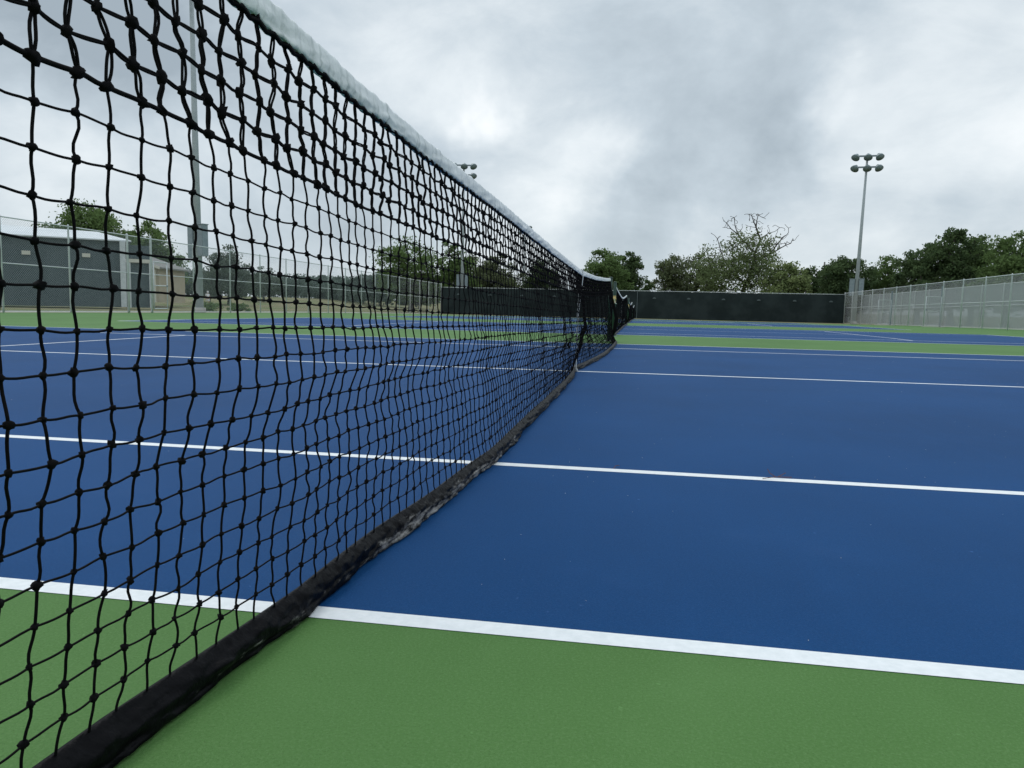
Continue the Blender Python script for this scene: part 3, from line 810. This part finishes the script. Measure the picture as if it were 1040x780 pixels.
# tan gabled house
hs = empty('tan_house', (-44.6, 59.9, .2), RAD(12)); tag(hs, 'small tan gabled house with pale trim behind the left fence, right of the dark shed', 'house')
mb = MB(); mb.add([(-3.2, 0, 0), (3.0, 0, 0), (3.0, 6, 0), (-3.2, 6, 0), (-3.2, 0, 3.1), (3.0, 0, 3.1), (3.0, 6, 3.1), (-3.2, 6, 3.1), (-.1, 0, 4.1), (-.1, 6, 4.1)],
                  [(0, 1, 5, 8, 4), (1, 2, 6, 5), (2, 3, 7, 9, 6), (3, 0, 4, 7)]); mb.build('wall', M['tan'], hs)
rf = MB()
for s, ex in ((1, 3.45), (-1, -3.65)):
    rf.add([(-.1, -.9, 4.28), (ex, -.9, 3.08), (ex, 6.4, 3.08), (-.1, 6.4, 4.28), (-.1, -.9, 4.14), (ex, -.9, 2.94), (ex, 6.4, 2.94), (-.1, 6.4, 4.14)],
           [(0, 1, 2, 3), (4, 7, 6, 5), (0, 4, 5, 1), (1, 5, 6, 2), (2, 6, 7, 3)] + ([(3, 7, 4, 0)] if s > 0 else []))
rf.build('roof', M['roofbrown'], hs)
for s, ex in ((1, 3.47), (-1, -3.67)):
    mb = MB(); mb.add([(-.1, -.93, 4.30), (ex, -.93, 3.10), (ex, -.93, 2.88), (-.1, -.93, 4.06), (-.1, -.905, 4.30), (ex, -.905, 3.10), (ex, -.905, 2.88), (-.1, -.905, 4.06)],
                      [(0, 3, 2, 1), (4, 5, 6, 7), (0, 1, 5, 4), (1, 2, 6, 5), (2, 3, 7, 6), (3, 0, 4, 7)]); mb.build('gable_trim', M['cream'], hs)
for x in (2.9, 1.0, -1.2, -3.1):
    mb = MB(); mb.box((x, -.7, 1.5), (.18, .18, 3.0)); mb.build('porch_column', M['cream'], hs)
mb = MB(); mb.tube([(2.9, -.7, 2.0), (2.5, -.7, 2.7), (1.9, -.7, 3.1), (1.2, -.7, 3.25)], .08, 6); mb.build('arched_brace', M['cream'], hs)
dr = MB(); dr.box((.2, -.03, 1.05), (.95, .06, 2.1)); dd_ = dr.build('door', M['wallgrey'], hs)
mb = MB(); mb.box((.5, -.08, 1.0), (.1, .05, .05)); mb.build('handle', M['galv'], dd_)
for x in (-1.9, 2.0):
    wn_ = MB(); wn_.box((x, -.025, 1.5), (1.0, .05, 1.1)); w_ = wn_.build('window', M['cream'], hs)
    mb = MB(); mb.box((x, -.055, 1.5), (.84, .012, .94)); mb.build('pane', M['wallgrey'], w_)

# ------------------------------------------------------------------ trees
def tree(label, x, y, h, rad, seed, leaf, ntgt=110, per=90, lsize=.16, base=.16, sparse_top=0.0, name='leafy_tree', group='trees behind the fences', flat=1.0, trunk_r=None, cat='tree', limbs=None):
    rng = np.random.default_rng(seed)
    z0 = terrain(x, y)
    root = empty(name, (x, y, z0)); tag(root, label, cat, group)
    # leaf clump centres inside an uneven crown made of a few overlapping masses
    nm = rng.integers(5, 8)
    mc = []
    for k_ in range(nm):
        a = rng.uniform(0, 2 * np.pi); q = rng.uniform(.15, .62)
        mc.append((np.cos(a) * q * rad, np.sin(a) * q * rad * flat, h * (base + .12 + (.80 - base - .12) * rng.uniform(0, 1) * (1 - .4 * q)), rad * rng.uniform(.34, .55), h * rng.uniform(.15, .24)))
    mc.append((0, 0, h * .76, rad * .46, h * .235)); mc.append((0, 0, h * .45, rad * .7, h * .25)); mc.append((rad * .5, 0, h * (base + .2), rad * .48, h * .16)); mc.append((-rad * .5, 0, h * (base + .22), rad * .48, h * .16))
    T = []
    for k_ in range(ntgt):
        if rng.uniform() < .42:      # the body of the crown
            d = rng.standard_normal(3); d /= np.linalg.norm(d); d *= rng.uniform(0, 1) ** .4
            T.append(np.array([d[0] * rad * .88, d[1] * rad * .88 * flat, max(h * base * .75, h * .54 + d[2] * h * .40)])); continue
        c = mc[rng.integers(len(mc))]
        d = rng.standard_normal(3); d /= np.linalg.norm(d); d *= rng.uniform(.35, 1.0) ** .5
        q = np.array([c[0] + d[0] * c[3], c[1] + d[1] * c[3], c[2] + d[2] * c[4]])
        q[2] = min(q[2], h * .99); q[2] = max(q[2], h * base * .75)
        T.append(q)
    T = np.array(T)
    # skeleton: each clump hangs on the nearest lower part of what has grown so far
    bend = rng.normal(0, .04 * h, 2)
    nodes = [np.array([0, 0, 0.])]; par = [-1]
    if limbs:
        for L_ in limbs:
            pr = 0 if L_[0] is None else int(np.argmin(np.linalg.norm(np.array(nodes) - np.array(L_[0]), axis=1)))
            for q in L_[1:]:
                s_ = nodes[pr]; q = np.array(q, float); n_ = max(1, int(np.linalg.norm(q - s_) / .6))
                for t in range(1, n_ + 1): nodes.append(s_ + (q - s_) * t / n_ + rng.normal(0, .05, 3) * (t < n_)); par.append(pr); pr = len(nodes) - 1
    for t in (() if limbs else (.12, .24, .34, .42)):
        nodes.append(np.array([bend[0] * t, bend[1] * t, h * t * (base + .25) / .42 * .8])); par.append(len(nodes) - 2)
    nlimb = len(nodes)
    if sparse_top: T = T[T[:, 2] < h * (1 - sparse_top * .45)]; ntgt = len(T)
    order = np.argsort(np.linalg.norm(T - nodes[-1], axis=1))
    for k_ in order:
        q = T[k_]; A = np.array(nodes[2:]); d = np.linalg.norm(A - q, axis=1) + np.where(A[:, 2] > q[2] - .1, 1.2 * rad * .4, 0)
        b = int(np.argmin(d)) + 2; s = nodes[b]; L_ = np.linalg.norm(q - s); n = max(2, int(L_ / (.09 * h)))
        prev = b
        for t in range(1, n + 1):
            tt = t / n
            p_ = s + (q - s) * tt + rng.normal(0, (.03 if limbs else .05) * L_ / n + .02, 3) * (tt < 1)
            p_[2] += -.08 * L_ * math.sin(math.pi * tt) * .5
            nodes.append(p_); par.append(prev); prev = len(nodes) - 1
    nleafy = len(nodes)
    if sparse_top:      # bare twigs reaching above the foliage
        tips = [n_ for n_ in nodes[:nlimb] if n_[2] > h * .5]
        for k_ in range(300):
            q0 = tips[rng.integers(len(tips))]; a_ = rng.normal(0, .50, 3); a_[2] = abs(a_[2]) * 1.1 + .1
            q = q0 + a_
            if q[2] > h: continue
            A = np.array(nodes[2:]); b = int(np.argmin(np.linalg.norm(A - q, axis=1))) + 2
            mid_ = (nodes[b] + q) / 2 + rng.normal(0, .04, 3)
            nodes.append(mid_); par.append(b); nodes.append(q); par.append(len(nodes) - 2)
    nd = np.array(nodes); cnt = np.zeros(len(nd)); ch = np.zeros(len(nd), int)
    for i in range(len(nd) - 1, 0, -1):
        if ch[i] == 0: cnt[i] = 1
        cnt[par[i]] += cnt[i]; ch[par[i]] += 1
    tr_ = trunk_r or .028 * h
    rr = tr_ * (cnt / max(cnt[1], 1)) ** .46 + (.006 if sparse_top else .008); rr[0] = tr_ * 1.35
    i = np.arange(1, len(nd)); pi = np.array(par)[1:]
    P = np.stack([nd[pi], nd[i]], 1); R_ = np.stack([np.minimum(rr[pi], rr[i] * 1.5), rr[i]], 1); R_[0, 0] = rr[0]
    # tubes need a reference that no branch lies along
    V_, F_ = tubes_np(P, R_, 6)
    add_obj('trunk', raw_mesh('trunk', V_, F_), M['bark'], root, True)
    # leaves
    C_, S_ = [], []
    for k_ in range(ntgt):
        q = T[k_]
        if sparse_top and q[2] > h * .58 and rng.uniform() < .55: continue
        n = int(per * rng.uniform(.45, 1.5))
        sg = rad * rng.uniform(.07, .15)
        off = np.clip(rng.standard_normal((n, 3)), -1.7, 1.7) * np.array([sg, sg, sg * .62])
        C_.append(q + off)
    C_ = np.concatenate(C_); n = len(C_)
    a = rng.standard_normal((n, 3)); a /= np.linalg.norm(a, axis=1, keepdims=True)
    b = np.cross(a, rng.standard_normal((n, 3))); b /= np.linalg.norm(b, axis=1, keepdims=True)
    s = lsize * rng.uniform(.5, 1.25, (n, 1))
    V_ = np.stack([C_ - a * s, C_ + b * s * .55, C_ + a * s, C_ - b * s * .55], 1).reshape(-1, 3)
    F_ = np.arange(n * 4).reshape(n, 4)
    add_obj('crown', raw_mesh('crown', V_, F_), M[leaf], root)
    return root

TR = [  # label, x, y, h, r, leaf, options
    ('round dark green tree just right of where the nets vanish, left half of the pair', -4.4, 98.6, 8.9, 3.6, 'leaf_mid', dict(ntgt=170, per=130)),
    ('dark rounded tree joined to the round green one beside the vanishing nets', -1.4, 106.7, 9.2, 2.7, 'leaf_dark', dict(ntgt=130, per=130)),
    ('low bush peeping over the windscreen between two tree groups', .9, 93.8, 5.1, 1.3, 'leaf_dark', dict(ntgt=40, per=110)),
    ('loose mid green tree at the left end of the middle tree group', 4.1, 96.7, 8.2, 3.0, 'leaf_olive', dict(ntgt=120, per=85)),
    ('spreading olive tree leaning against the bare topped one', 8.3, 102.5, 9.6, 3.4, 'leaf_olive', dict(ntgt=110, per=70)),
    ('pale yellow green tree right of the bare topped tree', 17.0, 89.3, 7.3, 3.4, 'leaf_pale', dict(ntgt=120, per=80)),
    ('thin dark tree beside the thin grey pole', 20.9, 94.6, 7.1, 2.2, 'leaf_dark', dict(ntgt=80, per=80)),
    ('dense dark tree behind the right light pole', 22.9, 88.2, 7.6, 3.2, 'leaf_dark', dict(ntgt=170, per=120)),
    ('lighter lacy tree just right of the right light pole', 27.6, 90.8, 7.7, 3.1, 'leaf_mid', dict(ntgt=130, per=85)),
    ('lower dark tree filling the gap behind the lighter lacy one', 26.0, 99.0, 7.2, 3.2, 'leaf_dark', dict(ntgt=120, per=90)),
    ('dark tree stepping up towards the tallest crown on the right', 29.0, 84.2, 8.6, 2.8, 'leaf_dark', dict(ntgt=150, per=110)),
    ('tallest dark crown above the right fence', 31.1, 81.4, 10.0, 3.2, 'leaf_dark', dict(ntgt=190, per=120)),
    ('mid green crown between the two biggest trees above the right fence', 34.5, 85.4, 9.7, 2.9, 'leaf_mid', dict(ntgt=140, per=110)),
    ('broad green tree at the right edge of the photo', 33.9, 75.9, 8.9, 3.4, 'leaf_mid', dict(ntgt=190, per=120)),
    ('dark tree cut by the right edge of the photo', 37.8, 76.0, 9.2, 3.6, 'leaf_dark', dict(ntgt=170, per=120)),
    ('broad green tree seen through the net above the left fence', -27.0, 88.0, 9.5, 4.5, 'leaf_mid', dict(ntgt=150, per=90)),
    ('green tree seen through the dense upper net, left of the dark grove', -22.6, 91.0, 8.9, 3.2, 'leaf_mid', dict(ntgt=110, per=85)),
    ('brownish tree behind the left end of the windscreen', -22.9, 103.0, 7.9, 3.6, 'leaf_olive', dict(ntgt=120, per=90)),
    ('dark olive tree behind the windscreen, seen through the dense net', -18.6, 101.9, 8.2, 3.6, 'leaf_olive', dict(ntgt=150, per=100)),
    ('dark tree behind the windscreen just left of the centre strap', -13.6, 107.8, 7.8, 3.5, 'leaf_dark', dict(ntgt=150, per=100)),
    ('wide green tree behind the shed roof, larger left part', -51.6, 64.7, 9.6, 5.0, 'leaf_mid', dict(ntgt=280, per=150, flat=.7)),
    ('green tree behind the shed roof, lower right part', -50.4, 71.6, 8.6, 4.2, 'leaf_mid', dict(ntgt=220, per=140, flat=.7)),
    ('grey green tree standing alone on the dry field, seen through the net', -49.3, 85.5, 7.2, 3.2, 'leaf_grey_haze', dict(ntgt=120, per=100)),
    ('small grey green tree left of the lone one on the field', -53.3, 87.8, 4.4, 2.3, 'leaf_grey_haze', dict(ntgt=60, per=90)),
    ('low grey green tree on the right side of the field', -54.1, 103.4, 5.3, 3.0, 'leaf_grey_haze', dict(ntgt=80, per=90)),
]
for k, (lb, x, y, h, rd, lf, kw) in enumerate(TR):
    tree(lb, x, y, h, rd, 100 + k, lf, **kw)
LIMBS = [
    [None, (0, 0, 1.2), (-.05, .05, 2.9), (.15, .1, 4.2)],
    [(.15, .1, 4.2), (-.75, -.3, 5.0), (-1.6, -.5, 5.6), (-2.8, -.6, 6.0), (-4.2, -.4, 7.1)],
    [(.15, .1, 4.2), (.7, .2, 5.3), (1.0, .1, 6.7), (1.1, .0, 8.0)],
    [(1.1, .0, 8.0), (.0, .4, 9.2), (-.9, .7, 10.2), (-1.25, .9, 11.2), (-1.4, .9, 12.2)],
    [(-.9, .7, 10.2), (-1.7, 1.1, 10.9), (-2.2, 1.3, 11.6)],
    [(1.1, .0, 8.0), (1.6, -.3, 9.6), (1.0, -.6, 10.9), (.4, -.8, 12.2)],
    [(1.0, -.6, 10.9), (1.1, -1.0, 12.3)],
    [(1.6, -.3, 9.6), (2.4, -.7, 10.2), (3.1, -.9, 10.4)],
    [(1.0, .1, 6.7), (2.8, .6, 7.8), (4.1, .9, 8.6), (5.3, 1.0, 9.2)],
    [(2.8, .6, 7.8), (3.6, .2, 9.0), (4.3, .0, 9.9)],
    [(.15, .1, 4.2), (1.4, -.8, 4.9), (2.9, -1.2, 5.8), (4.6, -1.3, 6.2)],
    [(-1.6, -.5, 5.6), (-2.4, -.2, 7.0), (-3.0, .1, 8.6), (-3.3, .2, 9.6)],
    [(-.75, -.3, 5.0), (-1.2, .9, 6.9), (-1.4, 1.3, 8.3)]]
tree('tall tree with bare twiggy top and thin foliage behind the windscreen', 12.6, 94.0, 12.6, 6.0, 41, 'leaf_fresh', ntgt=260, per=60, base=.22, sparse_top=.42, trunk_r=.25, limbs=LIMBS, name='bare_topped_tree')
far = [(-78.9, 126.0, 4.4, 7.0), (-71.6, 130.3, 4.9, 6.4), (-74.2, 151.5, 5.0, 8.0), (-77.0, 165.3, 4.6, 7.6), (-68.0, 158.0, 4.7, 6.5), (-61.9, 146.1, 4.9, 6.4), (-55.1, 138.1, 4.6, 4.8), (-48.5, 129.4, 4.9, 4.4), (-42.7, 121.4, 5.6, 4.2), (-36.0, 122.0, 5.2, 4.5), (-90.0, 128.0, 4.6, 7.5), (-101.0, 126.0, 4.8, 7.5)]
ORD = sorted(range(len(far)), key=lambda i: far[i][0] / far[i][1])
NTH = ['leftmost', 'second from left', 'third from left', 'fourth from left', 'fifth from left', 'sixth from left', 'seventh from left', 'eighth from left', 'ninth from left', 'tenth from left', 'second from right', 'rightmost']
FARL = {i: NTH[q] + ' in the far row of low grey green trees behind the field' for q, i in enumerate(ORD)}
for k, (x, y, h, rd) in enumerate(far):
    tree(FARL[k], x, y, h, rd, 300 + k, 'leaf_far_haze', ntgt=90, per=90, lsize=.30, base=.08, group='far row of low trees beyond the dry field', trunk_r=.1)

# clipped green shrubs behind the left fence
for k, (x, y, w_, lb) in enumerate([(-22.2, 36.0, .8, 'low green shrub at the foot of the left fence, left of the light pole'), (-22.2, 39.4, .7, 'low green shrub at the foot of the left fence, right of the light pole')]):
    tree(lb, x, y, .62, w_, 500 + k, 'leaf_mid', ntgt=40, per=60, lsize=.05, base=.1, name='green_shrub', group=None, cat='shrub', trunk_r=.02)

# ------------------------------------------------------------------ person on the field
def skin_obj(name, verts, edges, radii, material, parent=None, root=0, sub=1):
    me = bpy.data.meshes.new(name); me.from_pydata(verts, edges, []); me.update()
    o = add_obj(name, me, material, parent)
    md = o.modifiers.new('skin', 'SKIN')
    ly = me.skin_vertices[0].data if me.skin_vertices else None
    if ly is None:
        bpy.context.view_layer.objects.active = o
        ly = me.skin_vertices[0].data
    for i, q in enumerate(radii): ly[i].radius = (q, q); ly[i].use_root = (i == root)
    s = o.modifiers.new('sub', 'SUBSURF'); s.levels = sub; s.render_levels = sub
    return o
pz = terrain(-45.2, 74.0)
V = [(0, 0, .96), (0, .0, 1.12), (0, .0, 1.35), (0, -.01, 1.47), (0, -.02, 1.53), (0, -.02, 1.62), (0, -.02, 1.71),
     (.09, 0, .92), (.12, -.10, .50), (.12, .06, .09), (.12, -.07, .045), (-.09, 0, .92), (-.13, .12, .50), (-.13, .30, .13), (-.13, .20, .05),
     (.17, 0, 1.40), (.25, -.05, 1.13), (.20, -.26, 1.04), (-.17, 0, 1.40), (-.25, .05, 1.13), (-.24, -.06, .90)]
E_ = [(0, 1), (1, 2), (2, 3), (3, 4), (4, 5), (5, 6), (0, 7), (7, 8), (8, 9), (9, 10), (0, 11), (11, 12), (12, 13), (13, 14), (2, 15), (15, 16), (16, 17), (2, 18), (18, 19), (19, 20)]
Rd = [.13, .12, .13, .06, .055, .085, .07, .09, .06, .04, .035, .09, .06, .04, .035, .055, .042, .03, .055, .042, .03]
for hv, d in ((17, Vector((-.3, -1, -.1)).normalized()), (20, Vector((.1, -.4, -1)).normalized())):
    b = Vector(V[hv]); base_i = hv
    side = d.orthogonal().normalized()
    V.append(tuple(b + d * .07)); E_.append((hv, len(V) - 1)); Rd.append(.026); palm = len(V) - 1
    for q in range(4):
        t = (q - 1.5) * .019
        V.append(tuple(b + d * .115 + side * t)); Rd.append(.010); E_.append((palm, len(V) - 1))
        V.append(tuple(b + d * (.155 - abs(q - 1.3) * .008) + side * t * 1.1)); Rd.append(.008); E_.append((len(V) - 2, len(V) - 1))
    V.append(tuple(b + d * .06 + side * .045)); Rd.append(.010); E_.append((palm, len(V) - 1))
person = skin_obj('person', V, E_, Rd, M['skin'])
person.location = (-45.2, 74.0, pz); person.rotation_euler.z = RAD(60)
tag(person, 'person in white shirt and white shorts walking on the dry field behind the left fence', 'person')
skin_obj('shirt', [(0, 0, .98), (0, 0, 1.15), (0, 0, 1.36), (0, -.01, 1.45), (.17, 0, 1.41), (.225, -.03, 1.24), (-.17, 0, 1.41), (-.225, .03, 1.24)],
         [(0, 1), (1, 2), (2, 3), (2, 4), (4, 5), (2, 6), (6, 7)], [.155, .145, .155, .08, .075, .065, .075, .065], M['white_cloth'], person)
skin_obj('shorts', [(0, 0, .98), (.09, 0, .88), (.115, -.06, .62), (-.09, 0, .88), (-.12, .08, .62)], [(0, 1), (1, 2), (0, 3), (3, 4)], [.15, .115, .10, .115, .10], M['white_cloth'], person)
skin_obj('cap', [(0, -.01, 1.68), (0, -.02, 1.745), (0, -.15, 1.69)], [(0, 1), (0, 2)], [.098, .075, .03], M['white_cloth'], person)

# ------------------------------------------------------------------ small things on the court
rng = random.Random(11)
mb = MB()
for k in range(520):
    y = rng.uniform(-1.0, 9) if k % 3 else rng.uniform(-.8, 3.2)
    x = rng.uniform(.15, 7.0) if k % 4 else rng.uniform(-5, .0)
    s = rng.uniform(.0010, .0026) + .0004 * max(0, y); a = rng.uniform(0, 3.14); z = zg(y) + .002
    ca, sa = math.cos(a) * s, math.sin(a) * s
    mb.add([(x - ca, y - sa, z), (x + sa * .5, y - ca * .5, z + .0006), (x + ca, y + sa, z + .0004), (x - sa * .5, y + ca * .5, z + .001)], [(0, 1, 2, 3)])
tag(mb.build('leaf_debris', M['debris']), kind='stuff')
root = empty('pine_twig', (.995, 1.40, .004), .4); tag(root, 'tiny brown forked twig lying on the white singles sideline', 'twig')
mb = MB(); mb.tube([(-.05, 0, .001), (0, .004, .004), (.06, .0, .002)], .0012, 5); mb.tube([(0, .004, .004), (-.012, .02, .014), (-.015, .03, .026)], .0011, 5); mb.tube([(.01, .004, .004), (.05, .022, .012)], .0011, 5)
mb.build('stem', M['needle'], root)
root = empty('pine_twig', (.46, 1.44, .004), 1.2); tag(root, 'short brown twig on the far edge of the white line, nearer the net', 'twig')
mb = MB(); mb.tube([(-.025, 0, .001), (0, .003, .004), (.025, .0, .002)], .0011, 5); mb.build('stem', M['needle'], root)
